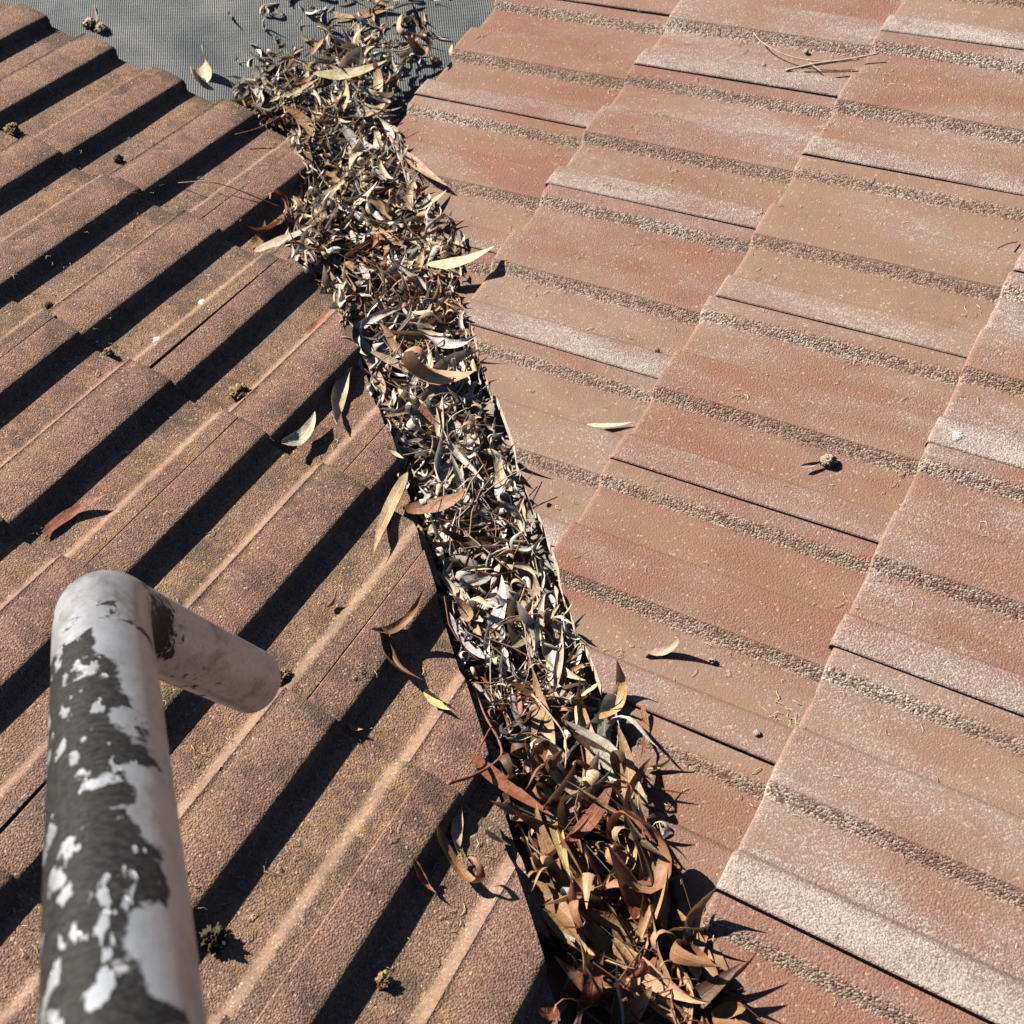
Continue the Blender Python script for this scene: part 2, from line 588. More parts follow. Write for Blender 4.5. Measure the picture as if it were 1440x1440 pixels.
RAD = .0347
A0 = Vector((-0.4008, -1.3557, 1.0025))
A1 = Vector((-0.4116, -1.0199, 0.7092))
A2 = Vector((-0.3108, -1.0169, 0.5072))
d0 = (A1 - A0).normalized(); d1 = (A2 - A1).normalized()
A0 = A0 - d0 * .42
bend = .030
path_e = []
B0 = A1 - d0 * bend; B1 = A1 + d1 * bend
for i in range(13):
    s = i / 12
    path_e.append(B0 * (1 - s) ** 2 + A1 * 2 * s * (1 - s) + B1 * s ** 2)
S0 = A1 - d0 * .105
path_noz = [S0 + (B0 - S0) * (i / 6) for i in range(6)] + path_e + [B1 + (A2 - B1) * (i / 8) for i in range(1, 9)]
path_sh = [A0 + (S0 - A0) * (i / 30) for i in range(31)]
root = link('bent_metal_pole', None, label='bent metal pole with chipped black paint reaching in over the left slope', category='pole')
zax = d0
xax = Vector((.976, -.219, 0))
xax = (xax - zax * xax.dot(zax)).normalized()
rm = Matrix((xax, zax.cross(xax), zax)).transposed().to_4x4(); rm.translation = S0
root.matrix_world = rm
inv = rm.inverted()
bpy.context.view_layer.update()
v, f = sweep(path_sh, RAD)
sh = link('shaft', mesh_from('shaft', [inv @ q for q in v], f), root, pole_material('chipped_black_paint', True))
v, f = sweep(path_noz, RAD, taper=lambda t_: 1 - .17 * sstep(.35, 1.0, t_))
n0 = len(v) - 40                                 # wall thickness at the open end
v2 = []
for s in range(40):
    v2.append(A2 + (v[n0 + s] - A2) * .93)
v3 = [q - d1 * .05 for q in v2]
base = len(v); v += v2 + v3
for s in range(40):
    t_ = (s + 1) % 40
    f.append((n0 + s, n0 + t_, base + t_, base + s))
    f.append((base + s, base + t_, base + 40 + t_, base + 40 + s))
f.append(tuple(base + 40 + s for s in range(40)))
nz = link('bent_end', mesh_from('bent_end', [inv @ q for q in v], f), root, pole_material('bare_worn_aluminium', False, inv @ (A1 + d1 * .055 + (Vector((-.33, -1.453, 1.582)) - A1).normalized() * RAD)))
nz['label'] = 'bare scuffed silver bent end of the pole'
for o in (sh, nz):
    o.data.set_sharp_from_angle(angle=R(50))

# ------------------------------------------------------------------ leaves
def leaf_material(name, obj):
    t = NT(name)
    if obj:
        col = t.n('ShaderNodeObjectInfo').outputs['Color']
    else:
        col = t.attr('leafcol', out='Color')
    uvn = t.attr('leafuv', out='Vector')
    sx = t.n('ShaderNodeSeparateXYZ', {0: uvn})
    co = t.n('ShaderNodeTexCoord').outputs['Object']
    nz_ = t.noise(co, 160 if not obj else 9, 4, .65)
    c = t.mix(t.ramp(nz_, .35, .7), col, t.mix(1.0, col, (.66, .55, .47), 'MULTIPLY'))
    sp = t.ramp(t.noise(co, 700 if not obj else 40, 2), .66, .72)
    c = t.mix(t.math('MULTIPLY', sp, .5), c, t.mix(1.0, col, (.35, .28, .25), 'MULTIPLY'))
    rib = t.ramp(t.math('ABSOLUTE', sx.outputs[1]), .03, .09, 1, 0)
    c = t.mix(t.math('MULTIPLY', rib, .45), c, t.mix(1.0, col, (1.35, 1.3, 1.15), 'MULTIPLY'))
    t.set(t.b.inputs['Base Color'], c)
    t.b.inputs['Roughness'].default_value = .55
    t.b.inputs['Specular IOR Level'].default_value = .4
    t.set(t.b.inputs['Normal'], t.bump(t.math('ADD', nz_, t.math('MULTIPLY', rib, -.4)), .25, .001 if not obj else .01))
    tr = t.n('ShaderNodeBsdfTranslucent', {'Color': c})
    mx = t.n('ShaderNodeMixShader', {0: .16, 1: t.b.outputs[0], 2: tr.outputs[0]})
    t.t.links.new(mx.outputs[0], t.out.inputs[0])
    return t.m


M_LEAF = leaf_material('dry_leaf', True)
M_LITTER = leaf_material('dry_leaf_litter', False)


def leaf_geo(nl, nw, width, sickle, curl, twist, fold, wav, seed):
    """unit-length dry gum leaf: lance outline, sickle bend, curl along its length, twist and trough fold"""
    rr = random.Random(seed)
    V, UV, F = [], [], []
    pos = Vector((0, 0, 0)); ang = 0.0
    yaw = 0
    ph = rr.uniform(0, 6)
    for i in range(nl + 1):
        s = i / nl
        w = width * .5 * (math.sin(math.pi * min(1, (s * .97 + .03) ** .72)) ** .85 if 0 < s < 1 else .03)
        if s < .06: w = width * .05
        ang = curl * (s - .35) * (1 + .6 * math.sin(s * 4 + ph))
        yaw = sickle * (s - .5)
        tan = Vector((math.cos(ang) * math.cos(yaw), math.cos(ang) * math.sin(yaw), math.sin(ang)))
        if i: pos = pos + tan / nl
        sidev = Vector((-math.sin(yaw), math.cos(yaw), 0))
        up = tan.cross(sidev).normalized()
        tw = twist * (s - .4) + .25 * wav * math.sin(s * 7 + ph)
        sv = sidev * math.cos(tw) + up * math.sin(tw)
        uv_ = up * math.cos(tw) - sidev * math.sin(tw)
        fo = fold * (1 + .4 * math.sin(3 * s + ph))
        for q in range(nw + 1):
            c = 2 * q / nw - 1
            a = fo * c
            if abs(fo) > .05:
                off = sv * (math.sin(a) / fo * w) + uv_ * ((1 - math.cos(a)) / fo * w)
            else:
                off = sv * (c * w)
            off += uv_ * (w * .22 * wav * abs(c) * math.sin(s * 17 + ph + (2 if c > 0 else 0)))
            V.append(pos + off); UV.append((s, c, 0))
    for i in range(nl):
        for q in range(nw):
            a = i * (nw + 1) + q
            F.append((a, a + nw + 1, a + nw + 2, a + 1))
    cen = V[0] * .5 + V[-1] * .5
    mx = sum((p_ for p_ in V), Vector()) / len(V)
    V = [p_ - Vector((mx.x, mx.y, 0)) for p_ in V]
    zs = sorted(p_.z for p_ in V)
    zb = zs[len(zs) // 20]
    V = [p_ - Vector((0, 0, zb)) for p_ in V]
    return V, UV, F


STY = {  # sickle, curl, twist, fold, wav
    'flat': (.35, .35, .3, .25, .35), 'sickle': (.95, .6, .5, .4, .4), 'arch': (.3, 2.2, .5, .6, .5),
    'curl': (.6, 4.0, .9, .45, .35), 'ring': (.4, 6.2, .9, .25, .3), 'twist': (.5, .9, 2.6, .9, .6), 'roll': (.3, .9, .8, 2.3, .5)}
LEAFM = {}
for nm, sp_ in STY.items():
    LEAFM[nm] = []
    for q in range(4):
        sd_ = hash((len(nm), q)) % 1000 + q * 17 + len(nm) * 5
        rr = random.Random(sd_)
        pr = [x * rr.uniform(.7, 1.25) * (1 if i_ in (1, 3, 4) else rr.choice((-1, 1))) for i_, x in enumerate(sp_)]
        V, UV, F = leaf_geo(14, 4, .17, *pr, sd_)
        me = mesh_from('gum_leaf', V, F)
        a = me.attributes.new('leafuv', 'FLOAT_VECTOR', 'POINT')
        a.data.foreach_set('vector', [x for t_ in UV for x in t_])
        me.materials.append(M_LEAF)
        LEAFM[nm].append(me)

COL = {'tan': (.52, .335, .185), 'brown': (.34, .180, .098), 'pale grey': (.74, .705, .655), 'dark brown': (.125, .070, .046),
       'straw yellow': (.70, .56, .27), 'reddish brown': (.36, .145, .085), 'cream': (.78, .675, .49), 'pale fawn': (.62, .475, .325)}


def place_leaf(pos, direction, normal, length, style, colour, label, group=None, wid=1.0, var=None, name='gum_leaf', rr=random):
    me = LEAFM[style][rr.randrange(4) if var is None else var]
    o = link(name, me)
    x = direction.normalized(); z = (normal - x * normal.dot(x)).normalized(); y = z.cross(x)
    m = Matrix((x * length, y * length * wid, z * length * (1 if style in ('curl', 'ring', 'arch') else wid))).transposed().to_4x4()
    m.translation = pos
    o.matrix_world = m
    c = COL[colour]; k = rr.uniform(.82, 1.15)
    o.color = (c[0] * k, c[1] * k * rr.uniform(.94, 1.05), c[2] * k * rr.uniform(.9, 1.1), 1)
    o['label'] = label; o['category'] = 'leaf'
    if group: o['group'] = group
    return o




# ------------------------------------------------------------------ leaf litter heaped along the valley
def vbase(x, y):
    return max(TZ * (abs(x) * .55 - y) - .050, -.062 + .01 * max(0, -y))


EDGE_L = [(.46, .04), (.38, -.03), (.325, -.135), (.26, -.12), (.16, -.055), (.0, -.07), (-.08, -.115), (-.16, -.13), (-.24, -.09), (-.45, -.07), (-.75, -.068), (-.95, -.074), (-1.15, -.075), (-1.7, -.08)]
EDGE_R = [(.46, .18), (.40, .21), (.33, .21), (.22, .15), (.12, .112), (-.08, .125), (-.20, .150), (-.30, .105), (-.55, .078), (-.80, .070), (-.98, .064), (-1.15, .062), (-1.7, .066)]


def edge(tab, y):
    for (y0, x0), (y1, x1) in zip(tab, tab[1:]):
        if y <= y0 and y >= y1:
            return x0 + (x1 - x0) * (y0 - y) / (y0 - y1)
    return tab[0][1] if y > tab[0][0] else tab[-1][1]


def on_tile(x, y):
    """z of the tile surface when the plan point lies on a tile, else None"""
    side = 'R' if x > 0 else 'L'
    u, v = plan(side, x, y)
    v0 = 0 if side == 'R' else V_L
    if v < v0: return None
    j = int((v - v0) / G) + 1
    if abs(x) < CUT[side].get(j, .09): return None
    return surf(side, u, v).z


def pile(x, y):
    """height of the heap above the valley bottom"""
    a, b = edge(EDGE_L, y), edge(EDGE_R, y)
    s = min(1, max(0, (x - a) / (b - a)))
    h = .045 * (.58 + .42 * math.sin(math.pi * s)) * (1 + .30 * noise.noise(Vector((x * 14, y * 9, 2))))
    if s > .5: h += .026 * (s - .5) / .5
    if y > .2: h *= max(.30, 1 - (y - .2) * 3.0)
    if y < -1.02: h *= .9
    return h


def heap_z(x, y, lay):
    z = vbase(x, y) + pile(x, y) * lay
    t_ = on_tile(x, y)
    return z if t_ is None else max(z, t_ + .002)


def zone_cols(y, rr):
    y += rr.gauss(0, .07)
    if y < -1.02:
        tab = (('brown', 34), ('tan', 28), ('reddish brown', 18), ('dark brown', 8), ('pale fawn', 10), ('pale grey', 3))
    elif y < -.42:
        tab = (('pale grey', 56), ('pale fawn', 18), ('tan', 10), ('brown', 6), ('cream', 12), ('dark brown', 2))
    elif y < -.15:
        tab = (('pale grey', 30), ('pale fawn', 22), ('tan', 20), ('brown', 14), ('cream', 12), ('reddish brown', 4))
    else:
        tab = (('pale grey', 26), ('pale fawn', 28), ('cream', 24), ('tan', 14), ('brown', 8), ('dark brown', 3))
    r = rr.uniform(0, sum(w for _, w in tab))
    for nm_, w in tab:
        r -= w
        if r <= 0: return nm_
    return tab[0][0]


rl = random.Random(21)
LOW = []
for q in range(60):
    sp_ = rl.choice(((.9, 3.4, 1.3, 1.3, .4), (.6, 4.6, 1.0, .8, .4), (1.3, 1.6, 2.2, 1.5, .5), (.8, 1.4, .9, 2.4, .5), (1.6, 1.0, .8, 1.0, .6), (.5, 2.4, 2.6, 1.1, .4)))
    pr = [x * rl.uniform(.7, 1.3) * (1 if i_ in (1, 3, 4) else rl.choice((-1, 1))) for i_, x in enumerate(sp_)]
    LOW.append(leaf_geo(14, 3, rl.uniform(.12, .21), *pr, q))
LV, LF, LC, LU = [], [], [], []


def litter_leaf(x, y, h, L, colour, rr, tiltmax=.22, align=None):
    V, UV, F = LOW[rr.randrange(len(LOW))]
    az = rr.uniform(0, 2 * math.pi)
    if align is not None: az = align + rr.gauss(0, .45) + (math.pi if rr.random() < .5 else 0)
    m = Matrix.Rotation(az, 3, 'Z') @ Matrix.Rotation(rr.uniform(-tiltmax, tiltmax), 3, 'Y') @ Matrix.Rotation(rr.gauss(0, .45) if rr.random() < .55 else rr.choice((-1.4, 1.4)) + rr.gauss(0, .25), 3, 'X')
    if rr.random() < .35: m = m @ Matrix.Rotation(math.pi, 3, 'X')
    o = Vector((x, y, h))
    b0 = len(LV)
    wsc = rr.uniform(.8, 1.35)
    for p_ in V:
        LV.append(o + m @ Vector((p_.x * L, p_.y * L * wsc, p_.z * L)))
    for f_ in F:
        LF.append(tuple(b0 + i for i in f_))
    c = COL[colour]; k = rr.uniform(.75, 1.2)
    cc = (min(.85, c[0] * k), min(.8, c[1] * k), min(.75, c[2] * k), 1)
    LC.extend([cc] * len(V)); LU.extend(UV)


def litter_twig(x, y, h, L, rr):
    az = rr.uniform(0, 6.28); el = rr.uniform(-.12, .14); r_ = rr.uniform(.0005, .0011)
    d_ = Vector((math.cos(az) * math.cos(el), math.sin(az) * math.cos(el), math.sin(el)))
    s_ = d_.cross(Vector((0, 0, 1))).normalized(); u_ = s_.cross(d_)
    bow = rr.uniform(-.3, .3)
    b0 = len(LV)
    for i in range(5):
        t_ = i / 4 - .5
        c_ = Vector((x, y, h)) + d_ * (t_ * L) + s_ * (bow * L * (1 - 4 * t_ * t_))
        for a_ in range(4):
            an = a_ * math.pi / 2
            LV.append(c_ + (s_ * math.cos(an) + u_ * math.sin(an)) * r_ * (1.15 - .5 * (i / 4)))
    for i in range(4):
        for a_ in range(4):
            LF.append((b0 + i * 4 + a_, b0 + i * 4 + (a_ + 1) % 4, b0 + i * 4 + 4 + (a_ + 1) % 4, b0 + i * 4 + 4 + a_))
    cc = rr.choice(((.22, .10, .06, 1), (.36, .24, .15, 1), (.46, .38, .29, 1), (.12, .07, .05, 1)))
    LC.extend([cc] * 20); LU.extend([(0, .5, 0)] * 20)


for q in range(2900):
    y = rl.uniform(-1.62, .46)
    a, b = edge(EDGE_L, y), edge(EDGE_R, y)
    x = rl.uniform(a + .004, b - .003)
    if y > .27 and rl.random() < (y - .25) * 6.5: continue
    if y < -1.04 and rl.random() < .62: continue
    gap = min(x - a, b - x)
    if x > .028 and y < -1.225: continue
    lay = rl.random() ** .62
    big = y < -1.0
    L = rl.uniform(.034, .082) if not big else rl.uniform(.06, .12)
    if y < .15: L = min(L, .030 + 1.3 * gap)
    col = zone_cols(y, rl) if lay > .4 else rl.choice(('dark brown', 'brown', 'tan', 'pale grey', 'pale fawn'))
    litter_leaf(x, y, heap_z(x, y, lay * (.95 if y > -1.02 else .78)), L, col, rl, align=math.pi / 2 if (gap < .022 and y < .12) else None)
for q in range(260):
    y = rl.uniform(-1.5, .36)
    a, b = edge(EDGE_L, y), edge(EDGE_R, y)
    x = rl.uniform(a + .03, b - .035)
    litter_twig(x, y, heap_z(x, y, rl.uniform(.7, 1.1)) + .003, rl.uniform(.05, .14), rl)
for q in range(170):
    y = .30 + .32 * rl.random() ** 1.3
    x = rl.gauss(.10 + (y - .3) * .15, .10)
    litter_leaf(x, y, guard_z(x, y) + .003, rl.uniform(.02, .07), zone_cols(.3, rl), rl, .15)
me = mesh_from('leaf_litter', LV, LF)
ca = me.attributes.new('leafcol', 'FLOAT_COLOR', 'POINT'); ca.data.foreach_set('color', [x for c in LC for x in c])
ua = me.attributes.new('leafuv', 'FLOAT_VECTOR', 'POINT'); ua.data.foreach_set('vector', [x for c in LU for x in c])
link('leaf_litter', me, mat=M_LITTER, kind='stuff', label='deep bed of small bleached gum leaves filling the roof valley', category='leaf litter')

# the larger leaves lying on top, one by one
STW = {'flat': 'flat', 'sickle': 'sickle', 'arch': 'arched', 'curl': 'curled', 'ring': 'coiled', 'twist': 'twisted', 'roll': 'rolled'}


def where(x, y):
    a, b = edge(EDGE_L, y), edge(EDGE_R, y)
    s = (x - a) / (b - a)
    w = 'left edge' if s < .28 else ('right edge' if s > .72 else 'middle')
    z = ('litter on the gutter mesh' if y > .18 else 'litter between the eave tiles' if y > -.02 else 'litter beside the russet coil' if y > -.22 else
         'litter below the jutting leaf' if y > -.42 else 'litter above mid valley' if y > -.6 else
         'bleached mid valley litter' if y > -.8 else 'litter below mid valley' if y > -.93 else
         'litter above the brown heap' if y > -1.06 else 'top of the brown heap' if y > -1.16 else 'brown heap at valley foot' if y > -1.26 else 'litter at frame bottom')
    return 'at %s of %s' % (w, z)


for q in range(262):
    y = rl.uniform(-1.36, .36) if q % 4 else rl.uniform(-1.36, -1.0)
    a, b = edge(EDGE_L, y), edge(EDGE_R, y)
    x = rl.uniform(a + .012, b - .010)
    if x > .040 and y < -1.225 and rl.random() < .6: continue
    big = y < -1.02
    st_ = rl.choice(('flat', 'sickle', 'sickle', 'arch', 'curl', 'twist', 'twist', 'roll', 'ring') if not big else ('curl', 'curl', 'curl', 'ring', 'ring', 'twist', 'sickle', 'roll', 'arch'))
    L = rl.uniform(.050, .100) if not big else rl.uniform(.085, .145)
    col = zone_cols(y, rl)
    az = rl.gauss(math.pi / 2, .9) if rl.random() < .5 else rl.uniform(0, 6.28)
    near_e = min(x - a, b - x) < .034 and y < .12 and not (big and rl.random() < .5)
    if near_e: az = math.pi / 2 + rl.gauss(0, .22)
    di = Vector((math.cos(az), math.sin(az), rl.uniform(-.12, .12) if not near_e else -TZ * math.sin(az) + rl.uniform(-.05, .05)))
    nrm = Vector((rl.gauss(0, .6), rl.gauss(0, .4), 1)) if not near_e else Vector((rl.gauss(0, .25), rl.gauss(0, .2) + TZ, 1))
    wd = rl.uniform(.75, 1.35) * (1.05 if big else 1) * (.75 if st_ in ('ring', 'curl') else 1)
    L = min(L, .05 + 1.6 * min(x - a, b - x)) if not big else L
    if st_ in ('ring', 'curl') and rl.random() < .7:      # lying on its edge
        sa = rl.uniform(0, 6.28); di.z = 0; nrm = Vector((math.cos(sa), math.sin(sa), rl.uniform(.1, .5)))
    sz = ('big ' if L > .115 else 'small ' if L < .064 else '') + ('narrow ' if wd < .93 else 'broad ' if wd > 1.22 else '')
    lab = '%s%s %s gum leaf %s' % (sz, STW[st_], col, where(x, y))
    if len(lab.split()) > 16: lab = lab.replace(' gum leaf', ' leaf')
    place_leaf(Vector((x, y, heap_z(x, y, rl.uniform(.8, 1.05)))), di, nrm, L, st_, col, lab,
               'dry gum leaves on top of the valley litter', wd, rr=rl)

# dried mud washed against the right tiles at the foot of the valley
MV, MF = [], []
NA, NB = 26, 12
for a_ in range(NA):
    for b_ in range(NB):
        fy = a_ / (NA - 1); fx = b_ / (NB - 1)
        y = -1.20 - .42 * fy
        x0 = .060 - .040 * min(1, fy * 5) + .006 * noise.noise(Vector((fy * 20, 3, 0)))
        x = x0 + (.075 - x0) * fx
        z = TZ * (x - y) - .048 + .030 * sstep(0, .45, fx) + .003 * noise.noise(Vector((x * 60, y * 60, 0))) + .002 * noise.noise(Vector((x * 160, y * 160, 5)))
        MV.append((x, y, z))
for a_ in range(NA - 1):
    for b_ in range(NB - 1):
        i = a_ * NB + b_
        MF.append((i, i + NB, i + NB + 1, i + 1))
link('dried_mud', mesh_from('dried_mud', MV, MF), mat=simple_mat('dried_mud', (.235, .130, .078), .95, 0, .5, 60),
     label='orange brown dried mud against the right tiles at the valley foot', category='mud')

# ------------------------------------------------------------------ leaves one can single out
STRAYS = [
    ('R', (0.180, -0.626), (0.236, -0.642), 0.75, 'flat', 'cream', 'flat cream leaf sliver lying by itself on the right tiles above mid valley'),
    ('R', (0.118, -0.964), (0.182, -0.980), 0.75, 'arch', 'pale fawn', 'fawn arched leaf lying alone on the red tile below mid valley'),
    ('V', (0.068, -0.264), (0.166, -0.285), 1.15, 'flat', 'cream', 'bright cream leaf jutting from the litter onto the right tiles'),
    ('R', (0.050, -1.044), (0.103, -0.993), 1.1, 'arch', 'tan', 'tan arched leaf propped on the right edge of the lower litter'),
    ('R', (0.098, -1.033), (0.080, -1.091), 0.7, 'sickle', 'brown', 'narrow brown leaf bent upright against the right tile edge'),
    ('R', (0.080, -1.100), (0.115, -1.100), 1.5, 'roll', 'pale fawn', 'crumpled pale fawn leaf on the tile just right of the lower litter'),
    ('R', (0.064, -1.113), (0.104, -1.139), 1.3, 'roll', 'brown', 'rolled brown leaf with a long shadow on the lower right tile edge'),
    ('R', (0.064, -0.629), (0.083, -0.652), 2.6, 'roll', 'dark brown', 'small dark brown leaf scrap on the right tile edge at mid valley'),
    ('R', (0.071, -0.690), (0.085, -0.708), 1.8, 'twist', 'dark brown', 'tiny dark leaf tip beside the right tile edge below the brown scrap'),
    ('R', (0.106, 0.015), (0.149, -0.087), 1.0, 'flat', 'pale fawn', 'fawn leaf lying across the upper right tile edge'),
    ('R', (0.090, -0.125), (0.151, -0.087), 0.9, 'flat', 'cream', 'pale pointed leaf touching the fawn one at the upper right tile edge'),
    ('L', (-0.170, -0.885), (-0.096, -0.861), 0.7, 'arch', 'brown', 'thin brown leaf arching over the left tile beside the yellow leaf'),
    ('L', (-0.156, -0.875), (-0.135, -0.957), 1.5, 'roll', 'dark brown', 'large dark brown crumpled leaf on the left tile in shadow'),
    ('L', (-0.122, -0.953), (-0.106, -0.993), 1.5, 'flat', 'straw yellow', 'small flat straw yellow leaf on the left tile by the valley'),
    ('L', (-0.205, -0.571), (-0.149, -0.519), 1.5, 'sickle', 'pale grey', 'grey sickle leaf lying in the shadow of a left rib'),
    ('L', (-0.513, -0.675), (-0.431, -0.626), 0.9, 'sickle', 'reddish brown', 'dark red leaf half in shadow on the far left tiles'),
    ('L', (-0.057, -0.628), (-0.139, -0.767), 0.55, 'flat', 'pale fawn', 'long narrow pale leaf hanging from the litter down the left tile'),
    ('L', (-0.089, -0.432), (-0.139, -0.546), 1.0, 'twist', 'pale fawn', 'twisted pinkish fawn leaf standing on the left tile edge'),
    ('L', (-0.129, -0.347), (-0.086, -0.316), 1.4, 'flat', 'reddish brown', 'small reddish leaf on the left tile below the upper litter'),
    ('L', (-0.202, -0.828), (-0.190, -0.811), 2.2, 'roll', 'tan', 'tiny curled tan leaf alone in a left tile pan'),
    ('L', (-0.217, -0.981), (-0.204, -0.992), 2.4, 'roll', 'tan', 'crumpled leaf scrap at the tile nose right of the pole tip'),
    ('L', (-0.158, -1.124), (-0.136, -1.198), 0.5, 'curl', 'brown', 'thin brown leaf curving in a wide arc on the lower left tile'),
    ('L', (-0.189, -1.150), (-0.179, -1.183), 1.6, 'roll', 'reddish brown', 'folded reddish brown leaf in the shade beside the thin curved leaf'),
    ('L', (-0.126, -1.103), (-0.146, -1.157), 1.2, 'twist', 'pale fawn', 'twisted pale leaf hanging over the lower left tile edge'),
    ('L', (-0.109, -1.132), (-0.086, -1.149), 1.2, 'flat', 'straw yellow', 'small straw coloured leaf on the lower left tile corner'),
    ('L', (-0.113, -1.314), (-0.087, -1.315), 2.2, 'flat', 'reddish brown', 'reddish leaf scrap lying in the shade at the bottom of the left slope'),
    ('V', (-0.023, -1.082), (-0.043, -1.202), 0.75, 'flat', 'straw yellow', 'long yellowish leaf lying lengthwise on the brown heap at the valley foot'),
    ('V', (-0.086, -1.180), (-0.038, -1.266), 1.3, 'sickle', 'brown', 'large brown leaf leaning on the left tile edge at the valley foot'),
    ('V', (-0.100, -1.046), (-0.034, -1.130), 0.9, 'flat', 'reddish brown', 'long russet leaf across the top of the brown heap'),
    ('V', (0.007, -1.244), (0.084, -1.190), 0.62, 'ring', 'brown', 'large coiled brown leaf at the right of the valley foot'),
    ('V', (-0.025, -1.160), (0.039, -1.110), 1.2, 'flat', 'reddish brown', 'flat russet leaf in the middle of the brown heap'),
    ('V', (0.044, -1.136), (0.064, -1.055), 1.1, 'flat', 'tan', 'broad tan leaf against the right side of the lower litter'),
    ('V', (-0.069, -0.690), (0.007, -0.700), 1.2, 'arch', 'brown', 'arched brown leaf across the left edge at mid valley'),
    ('V', (0.061, -0.516), (-0.021, -0.451), 1.0, 'curl', 'tan', 'long tan leaf curling round the litter above mid valley'),
    ('V', (-0.045, -0.875), (-0.053, -0.841), 2.6, 'flat', 'tan', 'short broad tan leaf at the left edge below mid valley'),
    ('M', (-0.195, 0.352), (-0.143, 0.366), 1.9, 'ring', 'cream', 'bright cream leaf curled into a cup at the gutter mesh edge'),
    ('M', (0.009, 0.258), (0.138, 0.243), 1.1, 'flat', 'cream', 'long cream leaf lying across the litter on the mesh'),
    ('M', (-0.053, 0.234), (0.021, 0.259), 0.9, 'flat', 'pale fawn', 'straight fawn leaf pointing at the left eave tile'),
    ('M', (0.088, 0.442), (0.207, 0.444), 0.9, 'flat', 'tan', 'tan leaf at the top edge of the mesh'),
    ('M', (0.043, 0.481), (0.144, 0.429), 0.8, 'flat', 'pale fawn', 'pale leaf at the top edge of the mesh left of the tan one'),
    ('M', (0.241, 0.369), (0.230, 0.429), 1.0, 'arch', 'dark brown', 'dark curved leaf standing on the mesh near the right eave'),
    ('M', (0.172, 0.301), (0.232, 0.260), 1.2, 'curl', 'brown', 'brown curled leaf on the mesh against the right eave tile'),
    ('M', (-0.334, 0.529), (-0.334, 0.578), 0.7, 'flat', 'pale fawn', 'thin pale leaf on the mesh above the left eave'),
    ('L', (-0.170, -0.150), (-0.072, -0.123), 1.1, 'flat', 'cream', 'cream leaf lying flat on the upper left tile edge'),
    ('L', (-0.172, -0.141), (-0.140, -0.088), 1.6, 'flat', 'tan', 'short tan leaf on the upper left tile edge'),
    ('L', (-0.151, -0.106), (-0.089, -0.070), 0.8, 'ring', 'reddish brown', 'coiled russet leaf on the upper left tile edge'),
]
rs = random.Random(3)
for side, A, B, wd, st_, col, lab in STRAYS:
    pa, pb = Vector((A[0], A[1], 0)), Vector((B[0], B[1], 0))
    mid = (pa + pb) / 2
    if side in 'RL':
        e_, up_, n_ = FR[side]
        def sz_(p_):
            t_ = on_tile(p_.x, p_.y)
            return heap_z(p_.x, p_.y, 1.0) if t_ is None else t_
        pts = [(pa * (1 - f_) + pb * f_) for f_ in (0, .25, .5, .75, 1)]
        zz = [sz_(p_) for p_ in pts]
        pa.z, pb.z = zz[0], zz[4]
        if st_ == 'flat' or st_ == 'sickle':
            lift = max(z_ - (pa.z * (1 - f_) + pb.z * f_) for z_, f_ in zip(zz, (0, .25, .5, .75, 1)))
        else:
            lift = max(0, zz[2] - (pa.z + pb.z) / 2)
        nrm = n_ + Vector((rs.uniform(-.15, .15), rs.uniform(-.15, .15), 0))
        lift += .001
    elif side == 'M':
        pa.z = pb.z = max(guard_z(mid.x, mid.y), heap_z(mid.x, mid.y, 1.05) if mid.y < .34 else -1); lift = -.001; nrm = Vector((0, 0, 1))
    else:
        pa.z = heap_z(pa.x, pa.y, 1.12); pb.z = heap_z(pb.x, pb.y, 1.12); lift = .004; nrm = Vector((rs.uniform(-.25, .1), rs.uniform(-.2, .2), 1))
    L = (pb - pa).length * (1.0 if st_ in ('flat', 'sickle') else 1.1 if st_ in ('twist', 'roll') else 1.25 if st_ == 'arch' else 1.7 if st_ == 'curl' else 2.2)
    if st_ == 'ring' and side != 'M':
        nrm = Vector((-.8, .2, .45)); lift = max(0, lift) + L * wd * .05
    p0 = (pa + pb) / 2 + Vector((0, 0, max(0, lift)))
    place_leaf(p0, pb - pa, nrm, L, st_, col, lab, None, wd, rr=rs)

# ------------------------------------------------------------------ twigs and sticks
M_TWR = simple_mat('red_twig_bark', (.26, .09, .05), .6, 0, .3, 90)
M_TWB = simple_mat('grey_stick_bark', (.44, .33, .23), .8, 0, .25, 90)
M_TWD = simple_mat('dark_twig_bark', (.16, .085, .055), .7, 0, .3, 90)


